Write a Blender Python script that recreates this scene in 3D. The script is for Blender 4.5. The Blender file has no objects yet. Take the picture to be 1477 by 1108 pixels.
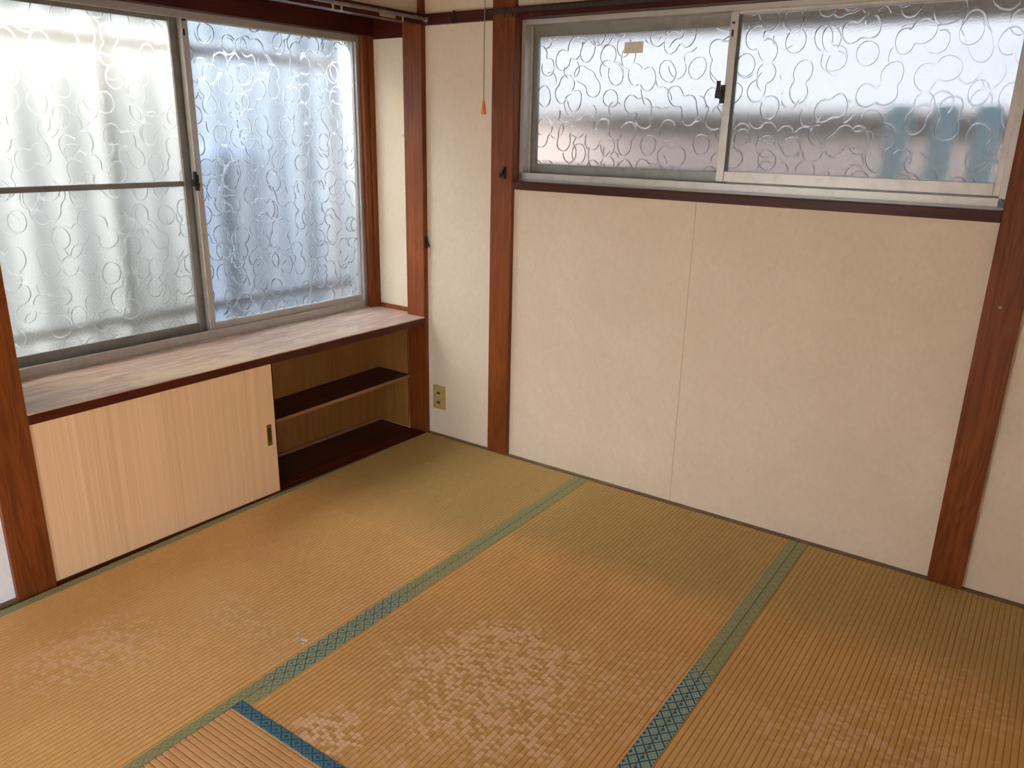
import bpy, bmesh, math, random
from mathutils import Matrix, Vector
random.seed(7)
S = bpy.context.scene
COL = S.collection

# ---------------------------------------------------------------- camera, world, lights, exposure
cam_d = bpy.data.cameras.new('camera'); cam = bpy.data.objects.new('camera', cam_d); COL.objects.link(cam)
cam.location = (2.28893, -2.61133, 1.34688)
cam.rotation_mode = 'XYZ'; cam.rotation_euler = (1.2623095, -0.0212002, 0.6122419)
cam_d.sensor_width = 36.0; cam_d.lens = 1131.335 / 1477 * 36; cam_d.clip_start = 0.02
S.camera = cam

world = bpy.data.worlds.new('overcast_sky'); S.world = world; world.use_nodes = True
bg = world.node_tree.nodes['Background']
bg.inputs['Color'].default_value = (0.88, 0.94, 1.0, 1); bg.inputs['Strength'].default_value = 4.0
sun_d = bpy.data.lights.new('hazy_sun', 'SUN'); sun_o = bpy.data.objects.new('hazy_sun', sun_d); COL.objects.link(sun_o)
SUN_EL, SUN_AZ = math.radians(46), math.radians(-46)      # high in the white haze on the far side of the bay window
sun_d.energy = 52.0; sun_d.angle = math.radians(40); sun_d.color = (1.0, .97, .93)
sun_o.location = (-4, 0, 6)
sun_o.rotation_euler = Vector((math.cos(SUN_EL)*math.cos(SUN_AZ), -math.cos(SUN_EL)*math.sin(SUN_AZ), -math.sin(SUN_EL))).to_track_quat('-Z', 'Y').to_euler()
S.view_settings.view_transform = 'Standard'; S.view_settings.look = 'None'
S.view_settings.gamma = 1.0; S.view_settings.use_curve_mapping = False
S.view_settings.exposure = 0.7
S.cycles.use_denoising = True
S.cycles.max_bounces = 14; S.cycles.diffuse_bounces = 6; S.cycles.transmission_bounces = 10
S.cycles.transparent_max_bounces = 8; S.cycles.sample_clamp_indirect = 6.0
S.cycles.caustics_refractive = True; S.cycles.blur_glossy = 0.3

# ---------------------------------------------------------------- measured constants (metres)
SKEW = 0.0237654                       # the left wall is 1.4 degrees out of square
ML = Matrix.Rotation(-math.atan(SKEW), 3, 'Z')
S1 = 0.843; W = 0.88; S2 = S1 + W; HB = 0.031; JY = -0.802; LY = -1.662
ZC = 0.5547; ZK = 1.757; ZKT = 1.797; CEIL = 2.40
B1A, B1B, B2A, B2B = 0.3546, 0.4584, 2.1301, 2.2285
YC, YD0, YD1 = -0.006, -1.783, -1.674
XR, YR = 2.62, -3.5

# ---------------------------------------------------------------- helpers
class MB:
    def __init__(s): s.v = []; s.f = []; s.sm = []
    def poly(s, vs, fs, smooth=False):
        o = len(s.v); s.v += [tuple(p) for p in vs]
        for f in fs: s.f.append(tuple(i + o for i in f)); s.sm.append(smooth)
        return s
    def box(s, x0, x1, y0, y1, z0, z1, bev=0.0):
        bm = bmesh.new(); bmesh.ops.create_cube(bm, size=1)
        bmesh.ops.transform(bm, matrix=Matrix.Translation(((x0+x1)/2, (y0+y1)/2, (z0+z1)/2)) @ Matrix.Diagonal((abs(x1-x0), abs(y1-y0), abs(z1-z0), 1)), verts=bm.verts)
        if bev: bmesh.ops.bevel(bm, geom=bm.edges[:], offset=bev, segments=1, affect='EDGES', profile=0.5)
        bm.verts.ensure_lookup_table()
        s.poly([v.co[:] for v in bm.verts], [[v.index for v in f.verts] for f in bm.faces]); bm.free(); return s
    def prism(s, pts, z0, z1, zt=None):
        n = len(pts)
        a = [(x, y, z0) for x, y in pts]; b = [(x, y, z1) for x, y in pts]
        return s.poly(a + b, [list(range(n))[::-1], list(range(n, 2*n))] + [[i, (i+1) % n, n+(i+1) % n, n+i] for i in range(n)])
    def tube(s, pts, r, n=8, caps=True):
        pts = [Vector(p) for p in pts]; rs = r if isinstance(r, (list, tuple)) else [r]*len(pts)
        vs = []; fs = []
        for i, p in enumerate(pts):
            d = (pts[min(i+1, len(pts)-1)] - pts[max(i-1, 0)]).normalized()
            up = Vector((0, 0, 1)) if abs(d.z) < .9 else Vector((1, 0, 0))
            a = d.cross(up).normalized(); b = d.cross(a).normalized()
            for k in range(n):
                t = 2*math.pi*k/n; vs.append(p + rs[i]*(math.cos(t)*a + math.sin(t)*b))
        for i in range(len(pts)-1):
            for k in range(n): fs.append([i*n+k, i*n+(k+1) % n, (i+1)*n+(k+1) % n, (i+1)*n+k])
        s.poly(vs, fs, True)
        if caps:
            o = len(pts)*n
            s.poly(vs[:n], [list(range(n))]); s.poly(vs[-n:], [list(range(n))])
        return s
    def build(s, name, mat, parent=None, left=False, origin=None):
        o_par = Vector(parent['_o']) if parent is not None else None
        vs = [ML @ Vector(p) for p in s.v] if left else [Vector(p) for p in s.v]
        if parent is None:
            if origin is None:
                xs = [p.x for p in vs]; ys = [p.y for p in vs]; zs = [p.z for p in vs]
                origin = Vector(((min(xs)+max(xs))/2, (min(ys)+max(ys))/2, min(zs)))
            else: origin = Vector(origin)
        else: origin = o_par
        me = bpy.data.meshes.new(name)
        me.from_pydata([tuple(p - origin) for p in vs], [], s.f)
        me.polygons.foreach_set('use_smooth', s.sm)
        bm = bmesh.new(); bm.from_mesh(me); bmesh.ops.recalc_face_normals(bm, faces=bm.faces[:]); bm.to_mesh(me); bm.free()
        me.materials.append(mat)
        o = bpy.data.objects.new(name, me); COL.objects.link(o); o['_o'] = tuple(origin)
        if parent is not None: o.parent = parent
        else: o.location = origin
        return o

def root(name, loc, left=False):
    o = bpy.data.objects.new(name, None); COL.objects.link(o)
    p = ML @ Vector(loc) if left else Vector(loc)
    o.location = p; o['_o'] = tuple(p); o.empty_display_size = 0.05
    return o
def tag(o, label, cat=None, group=None):
    o['label'] = label
    if cat: o['category'] = cat
    if group: o['group'] = group
    return o
def struct(o, label):
    o['kind'] = 'structure'; o['label'] = label; o['category'] = o.name.split('_')[0]; return o

# ---------------------------------------------------------------- materials
class NT:
    def __init__(s, name):
        s.m = bpy.data.materials.new(name); s.m.use_nodes = True; s.t = s.m.node_tree
        s.p = s.t.nodes['Principled BSDF']; s.out = s.t.nodes['Material Output']
    def n(s, typ, **kw):
        nd = s.t.nodes.new(typ)
        for k, v in kw.items():
            if hasattr(nd, k): setattr(nd, k, v)
            else: nd.inputs[k.replace('_', ' ')].default_value = v
        return nd
    def l(s, a, b): s.t.links.new(a, b)
    def math(s, op, a, b=0.0, c=None, clamp=False):
        nd = s.t.nodes.new('ShaderNodeMath'); nd.operation = op; nd.use_clamp = clamp
        for i, v in enumerate((a, b, c)):
            if v is None: continue
            if hasattr(v, 'links'): s.l(v, nd.inputs[i])
            else: nd.inputs[i].default_value = v
        return nd.outputs[0]
    def mix(s, f, a, b, mode='MIX'):
        nd = s.t.nodes.new('ShaderNodeMix'); nd.data_type = 'RGBA'; nd.blend_type = mode
        for i, v in ((0, f), (6, a), (7, b)):
            if hasattr(v, 'links'): s.l(v, nd.inputs[i])
            elif i == 0: nd.inputs[0].default_value = v
            else: nd.inputs[i].default_value = (*v, 1) if len(v) == 3 else v
        return nd.outputs[2]
    def pos(s): return s.n('ShaderNodeNewGeometry').outputs['Position']
    def mapped(s, scale, loc=(0, 0, 0)):
        mp = s.n('ShaderNodeMapping'); mp.inputs['Scale'].default_value = scale; mp.inputs['Location'].default_value = loc
        s.l(s.pos(), mp.inputs['Vector']); return mp.outputs[0]
    def noise(s, vec, scale=1.0, detail=3.0, rough=0.55, dist=0.0):
        nd = s.n('ShaderNodeTexNoise'); nd.inputs['Scale'].default_value = scale; nd.inputs['Detail'].default_value = detail
        nd.inputs['Roughness'].default_value = rough; nd.inputs['Distortion'].default_value = dist
        s.l(vec, nd.inputs['Vector']); return nd.outputs['Fac']
    def ramp(s, f, a, b, x=0.0, y=1.0):
        nd = s.n('ShaderNodeMapRange'); nd.interpolation_type = 'SMOOTHSTEP'
        for i, v in enumerate((f, a, b, x, y)):
            if hasattr(v, 'links'): s.l(v, nd.inputs[i])
            else: nd.inputs[i].default_value = v
        return nd.outputs[0]
    def bump(s, h, strength, dist=0.001):
        nd = s.n('ShaderNodeBump'); nd.inputs['Strength'].default_value = strength; nd.inputs['Distance'].default_value = dist
        s.l(h, nd.inputs['Height']); return nd.outputs[0]
    def set(s, color=None, rough=None, normal=None, metallic=None, spec=None):
        for k, v in (('Base Color', color), ('Roughness', rough), ('Normal', normal), ('Metallic', metallic), ('Specular IOR Level', spec)):
            if v is None: continue
            if hasattr(v, 'links'): s.l(v, s.p.inputs[k])
            else: s.p.inputs[k].default_value = (*v, 1) if isinstance(v, tuple) else v
        return s.m

def sr(r, g, b):
    return tuple(((c/255+.055)/1.055)**2.4 if c > 10 else c/255/12.92 for c in (r, g, b))

def wood(name, dark, light, axis='z', fine=90, rough=0.42, knots=0.0, contrast=1.0, wear=0.0, wearcol=(.5, .42, .35), coat=0.0):
    t = NT(name)
    sc = {'x': (1.2, fine, fine), 'y': (fine, 1.2, fine), 'z': (fine, fine, 1.2)}[axis]
    sc2 = {'x': (1.0, 9, 9), 'y': (9, 1.0, 9), 'z': (9, 9, 1.0)}[axis]
    g = t.noise(t.mapped(sc), 1, 4, .65)
    b = t.noise(t.mapped(sc2, (3.1, 1.7, .4)), 1.6, 3, .5, 1.2)
    bands = t.math('SINE', t.math('MULTIPLY', b, 42.0)); bands = t.math('MULTIPLY_ADD', bands, .5, .5)
    f = t.math('ADD', t.math('MULTIPLY', t.ramp(g, .3, .7), .6), t.math('MULTIPLY', bands, .4))
    f = t.math('MULTIPLY_ADD', t.math('SUBTRACT', f, .5), contrast, .5, clamp=True)
    col = t.mix(f, dark, light)
    big = t.noise(t.mapped((2.3, 2.3, 1.1)), 1.5, 2)
    col = t.mix(t.ramp(big, .35, .7, 0, .35), col, tuple(c*.62 for c in dark))
    if wear:
        w = t.noise(t.mapped((6, 6, 6)), 2, 5, .7)
        col = t.mix(t.ramp(w, .6, .75, 0, wear), col, wearcol)
    return t.set(col, t.ramp(b, .2, .8, rough-.06, rough+.1), t.bump(g, .12, .0006), spec=.28)

M = {}
WD, WL = sr(72, 26, 5), sr(150, 80, 28)
for ax in 'xyz': M['wood_'+ax] = wood('stained_cedar_'+ax, WD, WL, ax, contrast=.5)
DD, DL = sr(46, 10, 3), sr(86, 28, 10)
for ax in 'xyz': M['dark_'+ax] = wood('dark_cedar_'+ax, DD, DL, ax, contrast=.55)
M['fascia'] = wood('reddish_fascia', sr(62, 17, 5), sr(92, 34, 12), 'y', contrast=.6, rough=.4)
M['ply'] = wood('cabinet_plywood', sr(132, 84, 38), sr(164, 114, 60), 'z', fine=40, contrast=.5, rough=.55)
M['shelf'] = wood('shelf_dark_stain', sr(52, 22, 12), sr(80, 40, 24), 'y', fine=60, contrast=.5, rough=.45, wear=.25, wearcol=sr(140, 110, 85))
M['shelf_edge'] = wood('shelf_edge_wood', sr(130, 90, 66), sr(165, 122, 94), 'y', contrast=.4)
M['yose'] = wood('floor_edging_wood', sr(96, 74, 52), sr(138, 112, 84), 'x', contrast=.6, rough=.6)

# sun-bleached counter board
t = NT('bleached_counter')
g = t.noise(t.mapped((26, 3.2, 26)), 2.2, 6, .62, .8)
g2 = t.noise(t.mapped((140, 6, 140)), 1, 3)
pt = t.noise(t.mapped((5, 2.6, 1), (.6, .2, 0)), 1.2, 4, .6, .6)
c = t.mix(t.ramp(g, .35, .68), sr(176, 144, 128), sr(222, 198, 182))
c = t.mix(t.ramp(g2, .3, .7, 0, .35), c, sr(150, 116, 98))
c = t.mix(t.ramp(pt, .48, .72, 0, .55), c, sr(224, 204, 160))
st = t.noise(t.mapped((30, 9, 1), (1, 5, 0)), 1.6, 5, .7)
c = t.mix(t.ramp(st, .64, .72, 0, .6), c, sr(112, 92, 80))
M['counter'] = t.set(c, t.ramp(g, .3, .7, .38, .6), t.bump(g2, .25, .0008), spec=.45)

# veneered sliding door: straight vertical grain
t = NT('oak_veneer')
a = t.noise(t.mapped((1, 260, 1.3)), 1, 3, .6); b = t.noise(t.mapped((1, 48, .5)), 1, 3, .6); d = t.noise(t.mapped((1, 5, .3)), 1, 1)
f = t.math('ADD', t.math('MULTIPLY', t.ramp(a, .35, .65), .45), t.math('MULTIPLY', t.ramp(b, .35, .68), .55))
c = t.mix(f, sr(236, 200, 160), sr(216, 176, 132)); c = t.mix(t.ramp(d, .3, .7, 0, .4), c, sr(236, 198, 160))
M['veneer'] = t.set(c, .5, t.bump(a, .1, .0005), spec=.3)

def plaster(name, c1, c2, stain=0.0, staincol=sr(150, 130, 100)):
    t = NT(name)
    a = t.noise(t.mapped((1, 1, 1)), 3, 3); b = t.noise(t.mapped((1, 1, 1)), 230, 4, .7); b2 = t.noise(t.mapped((1, 1, .8)), 70, 3, .6)
    c = t.mix(t.ramp(a, .3, .7), c1, c2)
    c = t.mix(t.ramp(b2, .3, .75, 0, .22), c, tuple(x*.78 for x in c1))
    if stain:
        s = t.noise(t.mapped((14, 14, 9)), 1.6, 6, .75, .8)
        c = t.mix(t.ramp(s, .62, .74, 0, stain), c, staincol)
    h = t.math('ADD', t.math('MULTIPLY', b, .5), b2)
    return t.set(c, .85, t.bump(h, .5, .0016), spec=.15)
M['wall'] = plaster('cream_wallpaper', sr(222, 206, 183), sr(228, 212, 191))
M['wall_bay'] = plaster('stained_bay_wallpaper', sr(234, 217, 188), sr(238, 224, 200), .7)
M['wall_white'] = plaster('white_plaster', sr(232, 232, 238), sr(240, 240, 244), .1, sr(190, 190, 196))
M['ceiling'] = wood('ceiling_board', sr(104, 72, 42), sr(132, 96, 60), 'y', fine=40, contrast=.5, rough=.6)

def simple(name, col, rough=.5, metallic=0.0, var=.12, scale=30, bump=.0):
    t = NT(name); a = t.noise(t.mapped((1, 1, 1)), scale, 4, .6)
    c = t.mix(t.ramp(a, .3, .7, 0, 1), col, tuple(x*(1-var*2) for x in col))
    return t.set(c, rough, t.bump(a, bump, .001) if bump else None, metallic)
def alu(name, col, grime):
    t = NT(name); a = t.noise(t.mapped((1, 1, 1)), 22, 5, .7); b = t.noise(t.mapped((1, 1, 1)), 160, 3, .7)
    c = t.mix(t.ramp(a, .45, .75, 0, grime), col, sr(104, 98, 90)); c = t.mix(t.ramp(b, .62, .75, 0, grime*.8), c, sr(74, 68, 62))
    return t.set(c, .42, t.bump(b, .15, .0004), .55)
M['alu'] = alu('dull_aluminium', sr(188, 184, 179), .25)
M['alu_dark'] = alu('grimy_aluminium', sr(140, 139, 134), .5)
M['gasket'] = simple('grey_glazing_bead', sr(90, 96, 92), .6)
M['black'] = simple('black_iron', sr(34, 36, 36), .4, .3)
M['brass'] = simple('brass', sr(150, 112, 50), .35, .7)
M['recess'] = simple('dark_recess', sr(92, 62, 36), .4, .4)
M['brass_pale'] = simple('worn_brass', sr(214, 170, 130), .4, .4)
M['steel'] = simple('grey_steel', sr(150, 144, 142), .4, .6)
M['tarnish'] = simple('tarnished_rail', sr(60, 52, 44), .6, .2, .3, 80, .4)
M['ivory'] = simple('yellowed_plastic', sr(186, 158, 92), .45, 0, .08)
M['ivory_ins'] = simple('socket_insert', sr(176, 160, 112), .45, 0, .05)
M['slot'] = simple('dark_slot', sr(24, 22, 24), .6)
M['cord'] = simple('grey_cord', sr(120, 112, 104), .7)
M['knob'] = simple('orange_plastic', sr(196, 112, 44), .35)
M['sticker'] = simple('yellowed_sticker', sr(176, 160, 128), .6, 0, .2, 120)
M['sticker2'] = simple('clear_sticker', sr(232, 226, 206), .5, 0, .08, 60)
M['lamp'] = simple('lamp_acrylic', sr(240, 238, 230), .3)
M['subfloor'] = simple('subfloor', sr(70, 60, 50), .9)

# tatami rush; rows are real ridges, the material gives cells, wear and fading.  along: 'y' or 'x' = direction of the rows
PITCH = 0.0149
def rush(name, along, base, green, regions, wears, pink=sr(246, 206, 170)):
    t = NT(name); sep = t.n('ShaderNodeSeparateXYZ'); t.l(t.pos(), sep.inputs[0])
    X, Y = sep.outputs[0], sep.outputs[1]
    u, v = (X, Y) if along == 'y' else (Y, X)
    row = t.math('FLOOR', t.math('DIVIDE', u, PITCH))
    cell = t.math('FLOOR', t.math('ADD', t.math('DIVIDE', v, .0105), t.math('MULTIPLY', row, .5)))
    cv = t.n('ShaderNodeCombineXYZ'); t.l(row, cv.inputs[0]); t.l(cell, cv.inputs[1])
    wn = t.n('ShaderNodeTexWhiteNoise'); wn.noise_dimensions = '2D'; t.l(cv.outputs[0], wn.inputs['Vector'])
    rnd = wn.outputs['Value']
    big = t.noise(t.mapped((1, 1, 1)), 2.2, 4, .6); fine = t.noise(t.mapped((900, 60, 1) if along == 'x' else (60, 900, 1)), 1, 2)
    mid = t.noise(t.mapped((1, 1, 1)), 9, 4, .65)
    c = t.mix(t.ramp(big, .3, .7), base, tuple(x*y for x, y in zip(base, (.86, .80, .72))))
    gm = None
    for (cx, cy, rx, ry, soft, amt) in regions:
        dx = t.math('DIVIDE', t.math('ABSOLUTE', t.math('SUBTRACT', X, cx)), rx); dy = t.math('DIVIDE', t.math('ABSOLUTE', t.math('SUBTRACT', Y, cy)), ry)
        dd = t.math('ADD', t.math('MAXIMUM', dx, dy), t.math('MULTIPLY', t.math('SUBTRACT', mid, .5), .35))
        m_ = t.ramp(dd, 1-soft, 1+soft, amt, 0)
        gm = m_ if gm is None else t.math('MAXIMUM', gm, m_)
    if gm is not None: c = t.mix(gm, c, green)
    c = t.mix(t.ramp(rnd, 0, 1, 0, .13), c, tuple(x*.6 for x in base))
    c = t.mix(t.ramp(fine, .3, .7, 0, .16), c, tuple(x*.55 for x in base))
    # darker colour along the grooves between the rows
    fr = t.math('ABSOLUTE', t.math('SUBTRACT', t.math('FRACT', t.math('DIVIDE', u, PITCH)), .5))
    c = t.mix(t.ramp(fr, .38, .5, 0, .8), c, tuple(x*y for x, y in zip(base, (.42, .34, .26))))
    # thin line between cells
    fc = t.math('ABSOLUTE', t.math('SUBTRACT', t.math('FRACT', t.math('ADD', t.math('DIVIDE', v, .0105), t.math('MULTIPLY', row, .5))), .5))
    wm = None
    for (cx, cy, rx, ry, amt) in wears:
        dx = t.math('DIVIDE', t.math('SUBTRACT', X, cx), rx); dy = t.math('DIVIDE', t.math('SUBTRACT', Y, cy), ry)
        dd = t.math('ADD', t.math('SQRT', t.math('ADD', t.math('MULTIPLY', dx, dx), t.math('MULTIPLY', dy, dy))), t.math('MULTIPLY', t.math('SUBTRACT', mid, .5), 1.2))
        m_ = t.ramp(dd, .25, 1.15, amt, 0); wm = m_ if wm is None else t.math('MAXIMUM', wm, m_)
    if wm is not None:
        lit = t.math('MULTIPLY', t.ramp(t.math('ADD', rnd, t.math('MULTIPLY', wm, .5)), .62, 1.05), wm)  # paler cells where the rush is worn
        c = t.mix(t.math('MULTIPLY', lit, .78), c, pink)
        dk = t.math('MULTIPLY', t.ramp(rnd, .35, .1), wm); c = t.mix(t.math('MULTIPLY', dk, .55), c, tuple(x*.62 for x in base))
        c = t.mix(t.math('MULTIPLY', t.ramp(fc, .38, .5), t.math('MULTIPLY', wm, .5)), c, tuple(x*.5 for x in base))
    h = t.math('ADD', t.math('MULTIPLY', rnd, .4), t.math('ADD', fine, t.math('MULTIPLY', t.ramp(fc, .3, .5, 0, -1), .4)))
    return t.set(c, t.ramp(rnd, 0, 1, .48, .66), t.bump(h, .35, .0009), spec=.35)
GREEN = sr(178, 153, 92)
BASE = sr(236, 188, 118)
M['rush_corner'] = rush('rush_corner_mat', 'y', BASE, GREEN, [(.30, -.2, .62, .50, .45, .95)], [])
M['rush_left'] = rush('rush_left_mat', 'y', BASE, GREEN, [], [(.36, -1.78, .20, .26, .6), (.56, -1.45, .28, .10, .42)])
M['rush_mid'] = rush('rush_middle_mat', 'y', sr(228, 178, 106), GREEN, [(1.30, -.22, .46, .34, .3, .9)], [(1.32, -1.25, .42, .42, .8), (1.58, -1.02, .25, .25, .45), (1.10, -1.62, .14, .12, .9)])
M['rush_right'] = rush('rush_right_mat', 'y', sr(222, 174, 102), GREEN, [(2.1, -.12, .5, .36, .4, .9)], [(2.15, -.95, .4, .34, .5), (2.25, -.6, .25, .25, .35)])
M['rush_cross'] = rush('rush_cross_mat', 'x', sr(224, 174, 116), GREEN, [], [(1.3, -1.9, .5, .2, .35)])

def heri(name, along, blue_rng, fg=sr(168, 190, 156)):
    """green-beige figured border cloth; blue_rng = stretches (a, b, amount) along Y where the blue has not faded"""
    t = NT(name); sep = t.n('ShaderNodeSeparateXYZ'); t.l(t.pos(), sep.inputs[0]); X, Y = sep.outputs[0], sep.outputs[1]
    u, v = (X, Y) if along == 'y' else (Y, X)
    off = S1 if along == 'y' else LY
    uu = t.math('DIVIDE', t.math('SUBTRACT', u, off), HB); vv = t.math('DIVIDE', v, .036)
    def tri(x): return t.math('ABSOLUTE', t.math('SUBTRACT', t.math('FRACT', x), .5))
    fu, fv = tri(uu), tri(vv)
    d = t.math('ABSOLUTE', t.math('SUBTRACT', t.math('ADD', fu, fv), .5))       # diamond lattice
    line = t.ramp(d, .05, .12, 1, 0)
    cross = t.ramp(t.math('ADD', fu, fv), .12, .2, 1, 0)
    fu2, fv2 = tri(t.math('MULTIPLY', uu, 3.0)), tri(t.math('MULTIPLY', vv, 3.0))
    small = t.ramp(t.math('ABSOLUTE', t.math('SUBTRACT', t.math('ADD', fu2, fv2), .5)), .08, .2, 1, 0)
    pat = t.math('MAXIMUM', line, t.math('MAXIMUM', cross, t.math('MULTIPLY', small, .45)))
    w = t.noise(t.mapped((1, 1, 1)), 900, 2); mid = t.noise(t.mapped((1, 1, 1)), 14, 4, .7)
    faded = t.mix(t.math('MULTIPLY', pat, .55), sr(168, 167, 122), sr(120, 126, 90))
    fresh = t.mix(pat, fg, sr(40, 88, 128))
    bm_ = None
    for a, b, amt in blue_rng:
        ax = X if along == 'x' else Y
        m_ = t.math('MULTIPLY', t.ramp(t.math('ADD', ax, t.math('MULTIPLY', t.math('SUBTRACT', mid, .5), .12)), a-.05, a+.1), t.ramp(t.math('ADD', ax, t.math('MULTIPLY', t.math('SUBTRACT', mid, .5), .12)), b+.05, b-.1, 0, amt))
        bm_ = m_ if bm_ is None else t.math('MAXIMUM', bm_, m_)
    c = t.mix(bm_, faded, fresh) if bm_ is not None else faded
    c = t.mix(t.ramp(w, .35, .7, 0, .3), c, (.02, .03, .02))
    return t.set(c, .75, t.bump(w, .3, .0006), spec=.2)
M['heri_seam'] = heri('border_cloth_seam', 'y', [(-1.60, -1.04, .6)])
M['heri_right'] = heri('border_cloth_right_seam', 'y', [(-2.6, -.86, 1.0)])
M['heri_blue'] = heri('border_cloth_blue', 'x', [(-1, 5, 1.0)], sr(96, 134, 140))
M['heri_left'] = heri('border_cloth_worn', 'y', [])

# patterned frosted glass
def glass(name, plane, diffuse, tint, rough, mould=0.0):
    t = NT(name); t.t.nodes.remove(t.p)
    sep = t.n('ShaderNodeSeparateXYZ'); t.l(t.pos(), sep.inputs[0])
    cv = t.n('ShaderNodeCombineXYZ'); t.l(sep.outputs[1 if plane == 'x' else 0], cv.inputs[0]); t.l(t.math('MULTIPLY', sep.outputs[2], .86), cv.inputs[1])
    nz = t.n('ShaderNodeTexNoise'); nz.inputs['Scale'].default_value = 7; nz.inputs['Detail'].default_value = 1; t.l(cv.outputs[0], nz.inputs['Vector'])
    sc = t.n('ShaderNodeVectorMath', operation='SCALE'); sc.inputs['Scale'].default_value = .035; t.l(nz.outputs['Color'], sc.inputs[0])
    av = t.n('ShaderNodeVectorMath', operation='ADD'); t.l(cv.outputs[0], av.inputs[0]); t.l(sc.outputs[0], av.inputs[1])
    rings = None
    for off, scale, r0, wd in ((0, 13.5, .40, .034), (3.7, 11.0, .33, .03)):
        ad = t.n('ShaderNodeVectorMath', operation='ADD'); t.l(av.outputs[0], ad.inputs[0]); ad.inputs[1].default_value = (off, off*.7, 0)
        vo = t.n('ShaderNodeTexVoronoi'); vo.voronoi_dimensions = '2D'; vo.feature = 'SMOOTH_F1'
        vo.inputs['Scale'].default_value = scale; vo.inputs['Smoothness'].default_value = .35; vo.inputs['Randomness'].default_value = .8
        t.l(ad.outputs[0], vo.inputs['Vector'])
        r = t.ramp(t.math('ABSOLUTE', t.math('SUBTRACT', vo.outputs['Distance'], r0)), 0.0, wd, 1, 0)
        if rings is not None:      # the second family only shows where a slow mask lets it
            msk = t.n('ShaderNodeTexNoise'); msk.inputs['Scale'].default_value = 9; t.l(cv.outputs[0], msk.inputs['Vector'])
            r = t.math('MULTIPLY', r, t.ramp(msk.outputs['Fac'], .48, .56)); rings = t.math('MAXIMUM', rings, r)
        else: rings = r
    grain = t.n('ShaderNodeTexNoise'); grain.inputs['Scale'].default_value = 190; grain.inputs['Detail'].default_value = 2; t.l(cv.outputs[0], grain.inputs['Vector'])
    h = t.math('ADD', rings, t.math('MULTIPLY', grain.outputs['Fac'], .5))
    bp = t.n('ShaderNodeBump'); bp.inputs['Strength'].default_value = .9; bp.inputs['Distance'].default_value = .0035; t.l(h, bp.inputs['Height'])
    re = t.n('ShaderNodeBsdfRefraction'); re.inputs['IOR'].default_value = 1.28; re.inputs['Roughness'].default_value = rough
    re.inputs['Color'].default_value = (*tint, 1); t.l(bp.outputs[0], re.inputs['Normal'])
    tr = t.n('ShaderNodeBsdfTranslucent'); tc = t.mix(rings, tint, (1, 1, 1))
    if mould:
        sp = t.n('ShaderNodeTexNoise'); sp.inputs['Scale'].default_value = 330; sp.inputs['Detail'].default_value = 3; sp.inputs['Roughness'].default_value = .7; t.l(cv.outputs[0], sp.inputs['Vector'])
        hz = t.ramp(sep.outputs[2], 1.16, .68); side = t.ramp(sep.outputs[1], -1.6, -1.05, .25, 1)
        mm = t.math('MULTIPLY', t.math('MULTIPLY', t.ramp(sp.outputs['Fac'], .52, .62), hz), t.math('MULTIPLY', side, mould))
    if hasattr(tc, 'links'): t.l(tc, tr.inputs['Color'])
    mx = t.n('ShaderNodeMixShader')
    t.l(t.math('MULTIPLY_ADD', rings, .10, diffuse), mx.inputs[0]); t.l(re.outputs[0], mx.inputs[1]); t.l(tr.outputs[0], mx.inputs[2])
    if mould:
        dm = t.n('ShaderNodeBsdfDiffuse'); dm.inputs['Color'].default_value = (*sr(120, 112, 96), 1)
        m3 = t.n('ShaderNodeMixShader'); t.l(mm, m3.inputs[0]); t.l(mx.outputs[0], m3.inputs[1]); t.l(dm.outputs[0], m3.inputs[2]); mx = m3
    gl = t.n('ShaderNodeBsdfGlossy'); gl.inputs['Roughness'].default_value = .2; t.l(bp.outputs[0], gl.inputs['Normal'])
    m2 = t.n('ShaderNodeMixShader'); m2.inputs[0].default_value = .04; t.l(mx.outputs[0], m2.inputs[1]); t.l(gl.outputs[0], m2.inputs[2])
    t.l(m2.outputs[0], t.out.inputs['Surface'])
    return t.m
M['glass_left_old'] = glass('clouded_patterned_glass', 'x', .065, (.90, .885, .84), .28, .75)
M['glass_left'] = glass('patterned_glass', 'x', .025, (.87, .91, .95), .20)
M['glass_back'] = glass('patterned_glass_high', 'y', .03, (.92, .94, .97), .20)

# ---------------------------------------------------------------- floor and room shell
struct(MB().box(-.12, XR+.1, YR-.1, .12, -.09, -.034).build('floor', M['subfloor']), 'boarded floor under the tatami mats')
struct(MB().box(-.5, XR+.1, YR-.1, .3, CEIL, CEIL+.08).build('ceiling', M['ceiling']), 'brown boarded ceiling')

# back wall (holds the high window)
wb = MB()
wb.box(-.03, B1A+.02, .02, .13, -.034, CEIL); wb.box(B1A+.02, B2A+.03, .02, .13, -.034, 1.139)
wb.box(B1A+.02, B2A+.03, .02, .13, 1.776, CEIL); wb.box(B2A+.03, XR+.1, .02, .13, -.034, CEIL)
wall_back = struct(wb.build('wall_back', M['wall']), 'cream papered back wall below and around the high window')
# hairline joint in the wallpaper
t = NT('wallpaper_joint'); M['joint'] = t.set(sr(188, 164, 134), .9)
MB().box(1.2225, 1.2240, .0192, .0205, .0, 1.139).build('wallpaper_seam', M['joint'], wall_back)

# left wall: above the bay, and the white stretch beyond the left post
struct(MB().box(-.10, -.02, YD0+.02, .0, ZKT-.01, CEIL).build('wall_left', M['wall'], left=True), 'cream papered wall strip above the left window')
ws = MB(); ws.box(-.12, -.02, -2.20, YD0+.01, -.034, CEIL); ws.box(-.12, -.02, YR-.05, -3.38, -.034, CEIL); ws.box(-.12, -.02, -3.38, -2.20, -.034, CEIL)
struct(ws.build('wall_side', M['wall_white'], left=True), 'white wall left of the left post')
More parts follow.
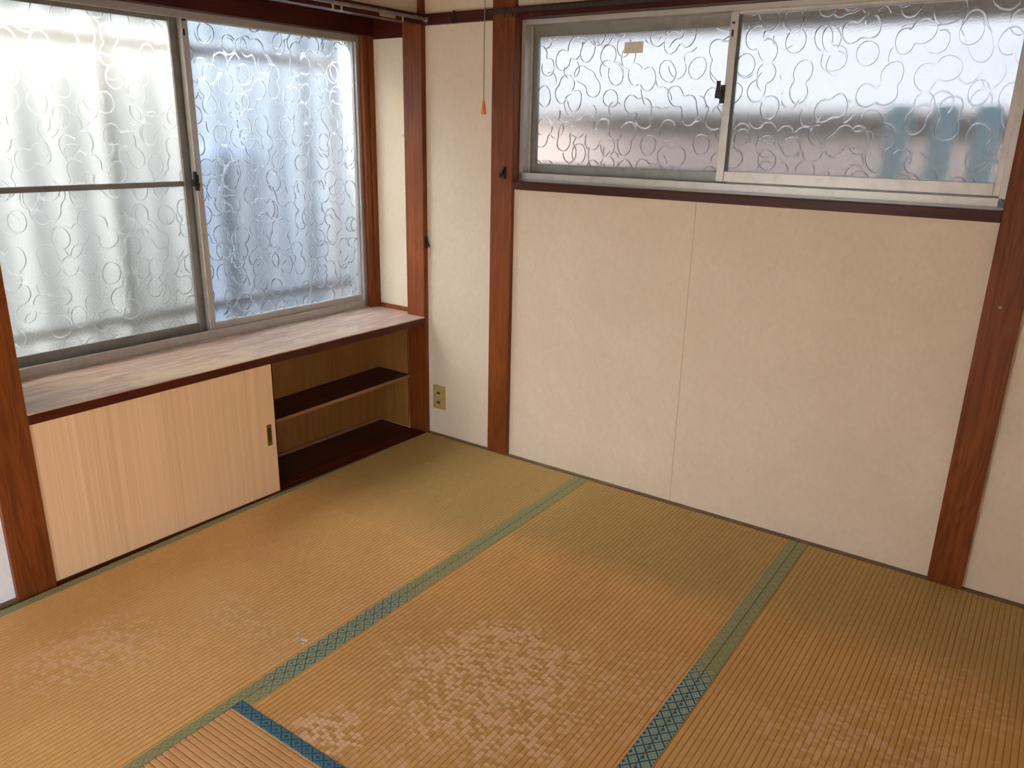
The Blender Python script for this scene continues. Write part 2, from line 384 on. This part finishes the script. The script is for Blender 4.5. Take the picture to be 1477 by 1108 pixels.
# bay side walls, roof and outer skirt
struct(MB().box(-.47, -.10, .037, .11, -.034, 1.722).build('wall_bay_right', M['wall_bay'], left=True), 'stained cream side wall of the window bay')
struct(MB().box(-.47, -.10, -1.79, -1.715, -.034, 1.80).build('wall_bay_left', M['wall_bay'], left=True), 'cream side wall of the bay hidden by the left post')
struct(MB().box(-.47, -.10, -1.79, .11, 1.80, 1.84).build('ceiling_bay', M['dark_y'], left=True), 'dark board roofing the window bay')
struct(MB().box(-.47, -.31, -1.79, .11, -.034, .5505).build('wall_bay_outer', M['wall_white'], left=True), 'outer skirt wall below the left window')
# unseen walls behind the camera; openings added in two of them to let in daylight
wr = MB(); wr.box(XR, XR+.08, -2.35, .02, -.034, CEIL); wr.box(XR, XR+.08, YR-.1, -3.35, -.034, CEIL); wr.box(XR, XR+.08, -3.35, -2.35, 1.35, CEIL)
struct(wr.build('wall_right', M['wall']), 'cream wall right of the camera with a low opening added for daylight')
struct(MB().box(-.6, 4.2, -5.2, YR-.101, 1.95, 2.05).build('ceiling_added_eave', M['ceiling']), 'deep eave added behind the camera to block direct sun')  # unseen eave, added to keep direct sun out of the rear opening
wf = MB(); wf.box(-.15, .15, YR-.1, YR, -.034, CEIL); wf.box(1.35, XR, YR-.1, YR, -.034, CEIL); wf.box(.15, 1.35, YR-.1, YR, 1.50, CEIL)
struct(wf.build('wall_front', M['wall']), 'cream wall behind the camera with an opening added for daylight')

# posts and beams
n_tr = [0]
def trim(mb, mat, label, left=False):
    n_tr[0] += 1; return struct(mb.build('trim_%d' % n_tr[0], mat, left=left), label)
trim(MB().box(-.105, 0, YC, .098, -.034, CEIL, .0015), M['wood_z'], 'brown wooden corner post between the left bay and the back wall', True)
trim(MB().box(-.105, 0, YD0, YD1, -.034, CEIL, .0015), M['wood_z'], 'brown wooden post at the left end of the low cabinet', True)
pB1 = trim(MB().box(B1A, B1B, 0, .125, -.034, CEIL, .0015), M['wood_z'], 'brown wooden post left of the high window')
pB2 = trim(MB().box(B2A, B2B, 0, .125, -.034, CEIL, .0015), M['wood_z'], 'brown wooden post right of the high window')
trim(MB().box(.0, B1A, -.003, .03, ZK, ZKT, .001), M['dark_x'], 'dark wooden rail on the back wall from corner to post')
trim(MB().box(B1B, B2A, -.001, .12, ZK, ZKT, .001), M['dark_x'], 'dark wooden head rail over the high window')
trim(MB().box(B2B, XR, -.003, .03, ZK, ZKT, .001), M['dark_x'], 'dark wooden rail on the back wall right of the right post')
trim(MB().box(-.045, .0, YD1, YC, 1.760, 1.799, .0015), M['dark_y'], 'dark wooden head rail across the window bay opening', True)
trim(MB().box(-.45, -.305, -1.72, .037, 1.732, 1.80, .001), M['dark_y'], 'dark wooden header directly above the left window', True)
trim(MB().box(-.31, -.104, .029, .06, 1.722, 1.80), M['dark_x'], 'dark wooden strip above the bay side wall', True)
trim(MB().box(-.31, -.105, .026, .04, ZC, .575, .001), M['wood_x'], 'small wooden skirting strip on the counter at the bay side wall', True)
trim(MB().box(-.44, -.325, -.022, .008, ZC, 1.733, .001), M['wood_z'], 'wooden window jamb beside the left window frame', True)
trim(MB().box(-.44, -.317, .009, .0372, ZC, 1.733, .001), M['wood_z'], 'narrow wooden jamb strip next to the bay side wall', True)
trim(MB().box(-.44, -.325, -1.72, -1.700, ZC, 1.733, .001), M['wood_z'], 'wooden window jamb behind the left post', True)
trim(MB().box(B1B-.002, B2A+.001, -.001, .055, 1.139, 1.170, .0015), M['dark_x'], 'dark wooden sill under the high window')
def base(mb, side, label, left=False): return struct(mb.build('baseboard_'+side, M['yose'], left=left), label)
bb = MB(); bb.box(.001, B1A, .0005, .0215, -.034, .0035); bb.box(B1B, B2A, .0005, .0215, -.034, .0035); bb.box(B2B, XR, .0005, .0215, -.034, .0035)
base(bb, 'back', 'thin wooden floor edging along the back wall')
base(MB().box(-.021, -.001, YR+.01, YD0, -.034, .003), 'left', 'thin wooden floor edging below the white wall', True)

# ---------------------------------------------------------------- window 1 (left, in the bay); local frame of the left wall
w1 = root('window_1', (-.38, -.87, ZC), True); w1['kind'] = 'structure'; w1['label'] = 'large aluminium sliding window of patterned glass in the bay'; w1['category'] = 'window'
fr = MB()
fr.box(-.44, -.3455, -1.70, -.022, ZC, .564); fr.box(-.3525, -.345, -1.70, -.022, .564, .592, .001); fr.box(-.345, -.339, -1.70, -.022, ZC, .5605)
fr.box(-.386, -.382, -1.70, -.022, .564, .580); fr.box(-.44, -.432, -1.70, -.022, .564, .60)
fr.box(-.44, -.345, -.042, -.022, .564, 1.716, .001); fr.box(-.44, -.345, -1.70, -1.680, .564, 1.716, .001)
fr.box(-.44, -.345, -1.70, -.022, 1.716, 1.732, .001); fr.box(-.353, -.345, -1.70, -.022, 1.706, 1.716)
fr.build('window_frame', M['alu'], w1, True)
def ring(mb, x0, x1, y0, y1, z0, z1, l, r, b, tp):
    mb.box(x0, x1, y0, y0+l, z0, z1, .0012); mb.box(x0, x1, y1-r, y1, z0, z1, .0012)
    mb.box(x0+.001, x1-.001, y0+l, y1-r, z0, z0+b, .0012); mb.box(x0+.001, x1-.001, y0+l, y1-r, z1-tp, z1, .0012)
s1 = MB(); ring(s1, -.386, -.358, -.843, -.028, .588, 1.722, .025, .021, .028, .017); s1 = s1.build('front_sash', M['alu'], w1, True); s1['label'] = 'right aluminium sash running in front'
MB().box(-.374, -.370, -.820, -.047, .614, 1.707).build('glass_pane', M['glass_left'], s1, True)['label'] = 'clear patterned glass with looping embossed lines'
s2 = MB(); ring(s2, -.412, -.392, -1.695, -.822, .582, 1.722, .030, .048, .037, .025); s2 = s2.build('rear_sash', M['alu_dark'], w1, True); s2['label'] = 'left aluminium sash running behind'
MB().box(-.404, -.400, -1.668, -.868, 1.150, 1.699).build('glass_pane', M['glass_left_old'], s2, True)['label'] = 'clouded upper pane of patterned glass'
MB().box(-.404, -.400, -1.668, -.868, .617, 1.140).build('glass_pane', M['glass_left_old'], s2, True)['label'] = 'clouded lower pane speckled with mould'
MB().box(-.409, -.395, -1.668, -.868, 1.137, 1.156, .002).build('crossbar', M['alu_dark'], s2, True)
def crescent(parent, P, left):
    """P maps (out, along, up) to coordinates"""
    m = MB()
    def bx(a0, a1, b0, b1, c0, c1):
        p = [P(a, b, c) for a, b, c in ((a0, b0, c0), (a1, b1, c1))]
        m.box(min(p[0][0], p[1][0]), max(p[0][0], p[1][0]), min(p[0][1], p[1][1]), max(p[0][1], p[1][1]), p[0][2], p[1][2], .001)
    bx(0, .008, -.012, .004, -.028, .030); bx(.006, .016, -.026, -.004, -.012, .014); bx(.012, .020, -.022, -.010, .006, .042)
    m.tube([P(-.002, -.008, -.006), P(.018, -.008, -.006)], .009, 10)
    return m.build('crescent_lock', M['black'], parent, left)
crescent(s1, lambda a, b, c: (-.362+a, -.838+b, 1.150+c), True)
hm = MB(); hm.box(-.3583, -.357, -.839, -.832, 1.652, 1.674); hm.box(-.3583, -.357, -.840, -.826, 1.700, 1.706); hm.build('screw_slot', M['slot'], s1, True)

# ---------------------------------------------------------------- window 2 (high, in the back wall)
w2 = root('window_2', (1.29, .09, 1.170)); w2['kind'] = 'structure'; w2['label'] = 'wide low aluminium sliding window high in the back wall'; w2['category'] = 'window'
X0, X1 = B1B+.001, 2.1285
fr = MB()
fr.box(X0, X1, .046, .135, 1.170, 1.178); fr.box(X0, X1, .046, .053, 1.178, 1.203, .001); fr.box(X0, X1, .039, .046, 1.170, 1.176)
fr.box(X0, X1, .086, .090, 1.178, 1.196); fr.box(X0, X1, .128, .135, 1.178, 1.21)
fr.box(X0, X0+.018, .046, .135, 1.178, 1.738, .001); fr.box(X1-.018, X1, .046, .135, 1.178, 1.738, .001)
fr.box(X0+.018, X0+.026, .084, .092, 1.178, 1.738); fr.box(X1-.026, X1-.018, .084, .092, 1.178, 1.738)
fr.box(X0, X1, .046, .135, 1.738, 1.7565, .001)
fr.build('window_frame', M['alu'], w2)
def ringb(mb, x0, x1, y0, y1, z0, z1, l, r, b, tp):
    mb.box(x0, x0+l, y0, y1, z0, z1, .0012); mb.box(x1-r, x1, y0, y1, z0, z1, .0012)
    mb.box(x0+l, x1-r, y0+.001, y1-.001, z0, z0+b, .0012); mb.box(x0+l, x1-r, y0+.001, y1-.001, z1-tp, z1, .0012)
t1 = MB(); ringb(t1, 1.268, 2.111, .060, .083, 1.207, 1.746, .027, .018, .035, .018); t1 = t1.build('front_sash', M['alu'], w2); t1['label'] = 'right aluminium sash running in front'
MB().box(1.293, 2.095, .070, .074, 1.240, 1.730).build('glass_pane', M['glass_back'], t1)['label'] = 'patterned glass with looping embossed lines'
MB().box(1.2955, 1.3035, .064, .070, 1.242, 1.728).build('glazing_bead', M['gasket'], t1)
t2 = MB(); ringb(t2, .478, 1.290, .094, .114, 1.200, 1.746, .026, .028, .037, .047); t2 = t2.build('rear_sash', M['alu_dark'], w2); t2['label'] = 'left aluminium sash running behind'
MB().box(.502, 1.264, .101, .105, 1.235, 1.701).build('glass_pane', M['glass_back'], t2)['label'] = 'patterned glass with looping embossed lines and a sticker'
MB().box(.868, .942, .0995, .1005, 1.630, 1.668).build('sticker', M['sticker2'], t2)
crescent(t1, lambda a, b, c: (1.268+b, .064-a, 1.487+c), False)
hm = MB(); hm.box(1.274, 1.284, .0590, .0603, 1.702, 1.708); hm.box(1.275, 1.282, .0590, .0603, 1.664, 1.684); hm.build('screw_slot', M['slot'], t1)

# ---------------------------------------------------------------- counter and low cabinet (local frame of the left wall)
g = 0.0008
poly = [(-.3445, -1.7), (-.106, -1.7), (-.106, YD1+g), (0, YD1+g), (0, YC-g), (-.106, YC-g), (-.106, .036), (-.3165, .036), (-.3165, -.0225), (-.3445, -.0225)]
ct = root('window_counter', (-.17, -.85, .521), True)
tag(ct, 'bleached reddish wooden counter board running the length of the left window', 'counter')
MB().prism(poly, .5508, ZC).build('top_board', M['counter'], ct, True)
ed = MB(); ed.box(-.028, .0, YD1+g, YC-g, .521, .5505, .0012); ed.build('front_edge', M['fascia'], ct, True)['label'] = 'dark reddish front edge'
bd = MB(); bd.box(-.305, -.0285, YD1+g, YC-g, .535, .5505); bd.build('under_board', M['ply'], ct, True)

cb = root('low_cabinet', (-.15, -.84, 0), True)
tag(cb, 'low built-in cabinet with sliding doors and open shelves under the left window', 'cabinet')
MB().box(-.303, -.294, YD1+.002, YC-.001, .001, .534).build('back_panel', M['ply'], cb, True)
MB().box(-.293, -.106, YC-.0055, YC-.0005, .004, .534).build('side_panel', M['ply'], cb, True)
MB().box(-.293, -.106, YD1+.001, YD1+.006, .004, .534).build('side_panel', M['ply'], cb, True)
MB().box(-.293, -.061, YD1+.006, YC-.006, -.02, .003).build('bottom_board', M['shelf'], cb, True)
# shelf, sagging slightly toward the doors
y0, y1 = YD1+.007, YC-.006; sl = lambda y: .2695 + .014*y
sv = []
for x in (-.292, -.094):
    for y in (y0, y1):
        for dz in (-.013, 0): sv.append((x, y, sl(y)+dz))
MB().poly(sv, [(0, 1, 3, 2), (4, 6, 7, 5), (0, 4, 5, 1), (2, 3, 7, 6), (0, 2, 6, 4), (1, 5, 7, 3)]).build('shelf', M['shelf'], cb, True)
sv = [(x+ (0 if x < -.0930 else 0), y, z) for x in (-.0938, -.090) for y in (y0, y1) for z in (sl(y)-.013, sl(y)+.0006)]
MB().poly(sv, [(0, 1, 3, 2), (4, 6, 7, 5), (0, 4, 5, 1), (2, 3, 7, 6), (0, 2, 6, 4), (1, 5, 7, 3)]).build('shelf_edge', M['shelf_edge'], cb, True)
MB().box(-.2935, -.281, YD1+.007, YC-.006, .0032, .017, .001).build('back_batten', M['shelf_edge'], cb, True)
MB().box(-.293, -.12, YC-.017, YC-.006, .242, .2555, .001).build('shelf_batten', M['shelf_edge'], cb, True)
tr = MB()
for a, b, z in ((-.0605, -.054, .0068), (-.054, -.034, .003), (-.034, -.029, .0068), (-.029, -.0055, .003), (-.0055, .0, .0068)): tr.box(a, b, YD1+.001, YC-.0015, -.02, z)
tr.build('bottom_track', M['fascia'], cb, True)
def door(x0, x1, ya, yb, lab, pull=True):
    d = MB().box(x0, x1, ya, yb-.004, .0072, .5203, .0008).build('sliding_door', M['veneer'], cb, True); d['label'] = lab
    MB().box(x0, x1-.0002, yb-.004, yb, .0072, .5203).build('edge_band', M['fascia'], d, True)
    if pull:
        p = MB(); yc = yb-.033; a, b = yc-.0105, yc+.0105; z0, z1 = .204, .288
        p.box(x1, x1+.0012, a, b, z1-.014, z1); p.box(x1, x1+.0012, a, b, z0, z0+.014); p.box(x1, x1+.0012, a, a+.004, z0+.014, z1-.014); p.box(x1, x1+.0012, b-.004, b, z0+.014, z1-.014)
        p.tube([(x1+.0006, yc, z1-.007), (x1+.0022, yc, z1-.007)], .0018, 8); p.tube([(x1+.0006, yc, z0+.007), (x1+.0022, yc, z0+.007)], .0018, 8)
        h = p.build('pull_plate', M['brass'], d, True); h['label'] = 'brass recessed finger pull'
        # dished recess: arc sunk into the door
        n = 8; vs = []; fs = []
        for i in range(n+1):
            tt = i/n; z = z0+.014+(z1-z0-.028)*tt; dx = .0003-.0*math.sin(math.pi*tt)
            for y in (a+.004, b-.004): vs.append((x1+dx, y, z))
        for i in range(n): fs.append((2*i, 2*i+1, 2*i+3, 2*i+2))
        MB().poly(vs, fs, True).build('pull_recess', M['recess'], d, True)
door(-.0275, -.0065, YD1+.002, -.832, 'pale oak-veneered sliding door in front')
door(-.0525, -.0355, YD1+.002, -.818, 'oak-veneered sliding door slid behind the front one', False)

# ---------------------------------------------------------------- tatami mats
def ridges(mb, u0, u1, v0, v1, along, zt=0.0, zb=-.0017):
    """rows of woven rush as real ridges, aligned to multiples of PITCH"""
    k0 = math.floor(u0/PITCH); pts = [(u0, zt-.0004)]
    k = k0
    while k*PITCH < u1:
        for f, z in ((0, zb), (.16, zt-.0002), (.5, zt), (.84, zt-.0002)):
            u = (k+f)*PITCH
            if u0 < u < u1: pts.append((u, z))
        k += 1
    pts.append((u1, zt-.0004))
    nv = 2; vs = []; fs = []
    for j in range(nv):
        v = v0 + (v1-v0)*j/(nv-1)
        for u, z in pts: vs.append((u, v, z) if along == 'y' else (v, u, z))
    n = len(pts)
    for i in range(n-1): fs.append((i, i+1, n+i+1, n+i))
    mb.poly(vs, fs, False)
def mat_(x0, x1, y0, y1, along, surf, borders, lab, lefty=False):
    """borders: list of (x0,x1,y0,y1,material) or polygon"""
    r = root('tatami_mat', ((x0+x1)/2, (y0+y1)/2, -.034)); tag(r, lab, 'mat', 'tatami mats covering the floor')
    e = .0008
    bx0 = x0 if not lefty else .006
    MB().box(bx0+e, x1-e, y0+e, y1-e, -.034, -.0025).build('core', M['rush_left'], r)
    m = MB(); ux0 = x0 + (HB if 'l' in borders else 0); ux1 = x1 - (HB if 'r' in borders else 0); uy1 = y1 - (HB if 't' in borders else 0); uy0 = y0 + (HB if 'b' in borders else 0)
    if along == 'y': ridges(m, ux0+e, ux1-e, uy0+e, uy1-e, 'y')
    else: ridges(m, uy0+e, uy1-e, ux0+e, ux1-e, 'x')
    m.build('woven_rush', surf, r)
    for kk, mt in borders.items():
        b = MB()
        if kk == 'l' and lefty:
            xl = lambda y: max(x0, SKEW*y+.0012)
            yk = x0/SKEW; ys = [y0+e] + ([yk] if y0 < yk < y1 else []) + [y1-e]
            if ux0 - xl(ys[-1]) < .003: ys[-1] = (ux0-.003)/SKEW if (ux0-.003) < 0 else ys[-1]
            P_ = [(xl(y), y) for y in ys] + [(ux0+.0005, ys[-1]), (ux0+.0005, ys[0])]
            b.prism(P_, -.003, .0011)
        elif kk == 'l': b.box(x0+e, ux0+.0006, y0+e, y1-e, -.03, .0011, .0006)
        elif kk == 'r': b.box(ux1-.0006, x1-e, y0+e, y1-e, -.03, .0011, .0006)
        elif kk == 't': b.box(x0+e, x1-e, uy1-.0006, y1-e, -.03, .0011, .0006)
        elif kk == 'b': b.box(x0+e, x1-e, y0+e, uy0+.0006, -.03, .0011, .0006)
        b.build('cloth_border', mt, r)
    return r
HS, HR, HBL, HL = M['heri_seam'], M['heri_right'], M['heri_blue'], M['heri_left']
XL = -.028
mat_(XL, S1, JY, 0, 'y', M['rush_corner'], {'l': HL, 'r': HS}, 'small greenish tatami mat in the corner by the open shelves', True)
mat_(XL, S1, JY-1.76, JY, 'y', M['rush_left'], {'l': HL, 'r': HS}, 'golden tatami mat lying along the cabinet sliding door', True)
mat_(S1, S2, LY, 0, 'y', M['rush_mid'], {'l': HS, 'r': HR}, 'worn middle tatami mat reaching the back wall between two border seams')
mat_(S2, 2.603, LY, 0, 'y', M['rush_right'], {'l': HR, 'r': HR}, 'tatami mat at the foot of the right post')
mat_(S1, 2.603, LY-.88, LY, 'x', M['rush_cross'], {'t': HBL, 'b': HBL}, 'crosswise tatami mat with a blue border at the bottom edge of the photo')
mat_(.002, 1.30, YR+.01, LY-.90, 'x', M['rush_cross'], {'t': HBL, 'b': HBL}, 'crosswise tatami mat behind the camera on the left')
mat_(1.30, 2.603, YR+.01, LY-.90, 'x', M['rush_cross'], {'t': HBL, 'b': HBL}, 'crosswise tatami mat behind the camera on the right')
# white flaked mark on the left mat
m = MB()
for i in range(26):
    a = random.uniform(0, 6.28); rr = random.gauss(0, .012); x = .775+rr*math.cos(a)*1.3; y = -1.412+rr*math.sin(a)*.8; s_ = random.uniform(.0012, .0035)
    m.box(x-s_, x+s_, y-s_*.6, y+s_*.6, .0002, .0012)
ps = m.build('paint_flecks', simple('white_fleck', sr(250, 244, 236), .7)); ps['kind'] = 'stuff'; tag(ps, 'small patch of white flecks stuck on the golden mat', 'stain')

# ---------------------------------------------------------------- wall fittings
o = root('wall_outlet', (.065, .02, .128)); tag(o, 'yellowed double wall socket low on the back wall beside the corner post', 'outlet')
MB().box(.030, .100, .0115, .0197, .127, .239, .0015).build('cover_plate', M['ivory'], o)
for z in (.205, .160):
    s = MB().box(.047, .081, .0100, .0118, z-.016, z+.016, .0012).build('socket', M['ivory_ins'], o)
    sm = MB(); sm.box(.0565, .0590, .0094, .0102, z-.006, z+.006); sm.box(.0690, .0715, .0094, .0102, z-.006, z+.006); sm.box(.0555, .0725, .0095, .0101, z-.0045, z+.0045); sm.build('slots', M['slot'], s)

# hook strapped over the rail
o = root('rail_hook', (.171, 0, ZK)); tag(o, 'black metal hook strapped over the dark rail near the corner', 'hook')
MB().box(.165, .177, -.0065, -.0035, ZK-.003, ZKT+.004, .0006).build('strap', M['black'], o)
MB().tube([(.171, -.006, ZK+.004), (.168, -.014, ZK-.001), (.164, -.022, ZK+.006), (.163, -.024, ZK+.018)], .0022, 8).build('hook_arm', M['black'], o)
# curtain tie-back hook on post B1
o = root('tieback_hook', (.424, 0, 1.19)); tag(o, 'small dark green metal hook screwed to the post left of the high window', 'hook')
mg = simple('green_black_metal', sr(40, 52, 46), .35, .4)
MB().prism([(.417, -.003), (.431, -.003), (.431, -.0004), (.417, -.0004)], 1.176, 1.226).build('back_plate', mg, o)
MB().tube([(.424, -.003, 1.222), (.423, -.010, 1.205), (.420, -.018, 1.190), (.416, -.020, 1.184), (.411, -.018, 1.190), (.409, -.014, 1.198)], [.0045, .0045, .005, .004, .003, .002], 8).build('hook_arm', mg, o)
MB().tube([(.424, -.002, 1.182), (.424, -.006, 1.182)], .0035, 8).build('screw', mg, o)
# tie-back hook with brass loop on the corner post
o = root('tieback_hook', (0, .012, .82), True); tag(o, 'black curtain hook with a hanging brass loop on the corner post', 'hook')
MB().box(.0002, .006, .004, .016, .862, .915, .001).build('back_plate', M['black'], o, True)
MB().tube([(.004, .010, .900), (.014, .009, .880), (.022, .007, .868), (.026, .004, .876)], [.004, .004, .003, .002], 8).build('hook_arm', M['black'], o, True)
lp = [(.020 + .0*a, .008 + .006*math.sin(a), .850 - .026*math.cos(a) + 0) for a in [2*math.pi*i/16 for i in range(17)]]
MB().tube(lp, .0012, 6, False).build('brass_loop', M['brass_pale'], o, True)
# nail in the right post
tag(MB().tube([(2.173, .0, .905), (2.173, -.006, .905), (2.173, -.007, .905)], [.0016, .0016, .0042], 10).build('nail', M['steel']), 'small nail head sticking out of the right post', 'nail')

# curtain rails
o = root('curtain_rail', (.03, -.9, 1.77), True); tag(o, 'thin grey metal curtain rail above the left bay window', 'curtain rail')
rl = MB(); rl.box(.034, .046, -1.80, -.022, 1.7775, 1.7795); rl.box(.034, .0355, -1.80, -.022, 1.770, 1.7775); rl.box(.0445, .046, -1.80, -.022, 1.770, 1.7775); rl.box(.0355, .038, -1.8, -.022, 1.7695, 1.7708); rl.box(.042, .0445, -1.8, -.022, 1.7695, 1.7708)
rl.build('rail', M['steel'], o, True)
MB().box(.030, .050, -.024, -.014, 1.766, 1.782, .001).build('end_cap', M['steel'], o, True)
MB().tube([(.040, -.018, 1.768), (.041, -.017, 1.757), (.044, -.016, 1.752)], .0018, 6).build('end_hook', M['steel'], o, True)
for y in (-.07, -.62, -1.2, -1.7):
    MB().box(.0003, .040, y-.005, y+.005, 1.7795, 1.784, .0006).build('bracket', M['steel'], o, True)
for y in (-.150, -.46, -.50):
    MB().box(.037, .043, y-.003, y+.003, 1.752, 1.769, .0012).build('runner', M['ivory_ins'], o, True)
tag(MB().box(.0002, .0012, -.236, -.150, 1.7645, 1.777).build('paper_label', M['sticker'], left=True), 'small yellowed paper label stuck on the dark rail by the corner', 'label')

o = root('curtain_rail', (1.3, -.03, 1.77)); tag(o, 'old dark curtain rail across the top of the high window', 'curtain rail')
rl = MB(); rl.box(.362, 2.30, -.037, -.023, 1.779, 1.785); rl.box(.362, 2.30, -.037, -.035, 1.772, 1.779); rl.box(.362, 2.30, -.025, -.023, 1.772, 1.779)
rl.build('rail', M['tarnish'], o)
for x in (.385, .95, 1.6, 2.17): MB().box(x-.006, x+.006, -.030, -.0012 if x > .47 else -.0005, 1.785, 1.789).build('bracket', M['tarnish'], o)
for x in (.372, .43, .468, .505, .55): MB().box(x-.003, x+.003, -.033, -.027, 1.758, 1.772, .001).build('runner', M['tarnish'], o)

# ceiling lamp (above the frame) and its pull cord, which hangs into view
LX, LYY = 1.186, -1.15
o = root('ceiling_lamp', (LX, LYY, 2.27)); tag(o, 'round white ceiling lamp above the top of the photo', 'lamp')
MB().tube([(LX, LYY, 2.27), (LX, LYY, 2.28), (LX, LYY, 2.33), (LX, LYY, 2.36)], [.20, .24, .25, .22], 32).build('lamp_shade', M['lamp'], o)
MB().tube([(LX, LYY, 2.36), (LX, LYY, 2.3995)], .06, 20).build('ceiling_plate', M['ivory_ins'], o)
o = root('pull_cord', (LX, LYY, 1.386)); tag(o, 'thin grey lamp pull cord ending in an orange cone knob', 'cord')
MB().tube([(LX, LYY, 2.27), (LX, LYY, 2.0), (LX+.0012, LYY, 1.70), (LX-.001, LYY, 1.55), (LX-.001, LYY, 1.412)], .0011, 6).build('cord', M['cord'], o)
MB().tube([(LX-.001, LYY, 1.4155), (LX-.001, LYY, 1.413), (LX-.001, LYY, 1.404), (LX-.001, LYY, 1.389), (LX-.001, LYY, 1.3865)], [.0015, .0030, .0042, .0060, .0052], 14).build('cord_knob', M['knob'], o)

# ---------------------------------------------------------------- outside, seen blurred through the glass
def translucent(name, col, f, fwd=None):
    t = NT(name); t.t.nodes.remove(t.p)
    tr = t.n('ShaderNodeBsdfTranslucent'); tr.inputs['Color'].default_value = (*col, 1)
    if fwd:
        rf = t.n('ShaderNodeBsdfRefraction'); rf.inputs['Color'].default_value = (*fwd, 1); rf.inputs['Roughness'].default_value = .30; rf.inputs['IOR'].default_value = 1.12
        m0 = t.n('ShaderNodeMixShader'); m0.inputs[0].default_value = .62; t.l(tr.outputs[0], m0.inputs[1]); t.l(rf.outputs[0], m0.inputs[2]); tr = m0
    df = t.n('ShaderNodeBsdfDiffuse'); df.inputs['Color'].default_value = (*col, 1)
    mx = t.n('ShaderNodeMixShader'); mx.inputs[0].default_value = f; t.l(df.outputs[0], mx.inputs[1]); t.l(tr.outputs[0], mx.inputs[2]); t.l(mx.outputs[0], t.out.inputs[0]); return t.m
struct(MB().box(-40, 40, -40, 40, -.6, -.5).build('floor_outside', simple('outdoor_concrete', sr(110, 108, 102), .9)), 'grey concrete ground outside')
fe = root('corrugated_fence', (-.66, -.8, -.5), True); tag(fe, 'pale corrugated plastic fence just outside the left window', 'fence')
m = MB(); vs = []; fs = []; P = .15; n = 0; y = -1.95
prof = ((0, 0), (.30, 0), (.5, .05), (.80, .05))
while y < 1.6:
    for f, dx in prof: vs.append((-.66+dx, y+f*P, 0)); n += 1
    y += P
top = [(a, b, 1.775) for a, b, c in vs]; bot = [(a, b, -.45) for a, b, c in vs]
m.poly(bot+top, [(i, i+1, n+i+1, n+i) for i in range(n-1)])
m.build('corrugated_sheet', translucent('ribbed_plastic', (.135, .145, .155), .8, (.82, .86, .89)), fe, True)
fm = simple('grey_fence_steel', sr(110, 112, 116), .5, .3)
for z in (1.63, .63): MB().box(-.625, -.585, -1.95, 1.6, z-.02, z+.02, .003).build('rail', fm, fe, True)
for yy in (-1.9, -.98, 1.0): MB().box(-.72, -.67, yy-.025, yy+.025, -.5, 1.72, .003).build('post', fm, fe, True)
tag(MB().box(-1.05, -.92, -.50, -.12, -.5, 1.27, .04).build('meter_box', simple('blue_grey_box', sr(92, 108, 140), .6), left=True), 'blue-grey box outside, a dim shape behind the right pane of the left window', 'box')

# beyond the high window: own eave, neighbour's fence wall, pale blue panels, white house
tag(MB().box(-.1, 3.2, .30, .55, 1.735, 1.80, .004).build('eave_board', simple('beige_eave', sr(110, 100, 90), .8)), 'beige eave board just outside above the high window', 'eave')
nw = root('garden_wall', (1.0, .9, -.5)); tag(nw, 'pinkish beige wall outside blurred in the lower half of the high window', 'wall')
MB().box(-1.5, 4.5, .90, 1.0, -.5, 1.44).build('wall_body', simple('pink_beige_render', sr(98, 86, 81), .9, 0, .05, 5), nw)
MB().box(-1.5, 4.5, .86, 1.04, 1.44, 1.475, .005).build('coping', simple('grey_coping', sr(88, 86, 84), .8), nw)
tag(MB().box(-.1, 3.2, .24, .27, 1.205, 1.235, .003).build('guard_bar', simple('dark_bar', sr(92, 84, 80), .6)), 'dark bar outside along the bottom of the high window', 'bar')
for i, x in enumerate((1.70, 1.84, 1.97)):
    tag(MB().box(x, x+.075, .50, .515, -.5, 1.47, .002).build('blue_panel', translucent('pale_blue_panel', (.30, .42, .47), .6)), ('pale blue upright strip outside blurred through the right sash, leftmost', 'pale blue upright strip outside blurred through the right sash, middle', 'pale blue upright strip outside blurred through the right sash, rightmost')[i], 'panel', 'pale blue strips outside the high window')
hs = root('neighbour_house', (.7, 3.4, -.5)); tag(hs, 'white neighbouring house blurred in the upper part of the high window', 'house')
MB().box(-4.6, 6, 3.4, 3.6, -.5, 5.0).build('house_wall', simple('white_siding', sr(60, 62, 66), .8), hs)
for k in range(12): MB().box(-4.6, 6, 3.385, 3.4, .2+k*.35, .215+k*.35).build('siding_joint', fm, hs)
hs2 = root('neighbour_house', (-5.4, 0, -.5)); tag(hs2, 'pale grey house added beyond the corrugated fence to block low sky', 'house')  # house added to screen off the low sky behind the fence
MB().box(-5.6, -5.3, -12, 5, -.5, 4.2).build('house_wall', simple('grey_siding', sr(180, 184, 190), .8), hs2)

for o in bpy.data.objects:
    if '_o' in o: del o['_o']
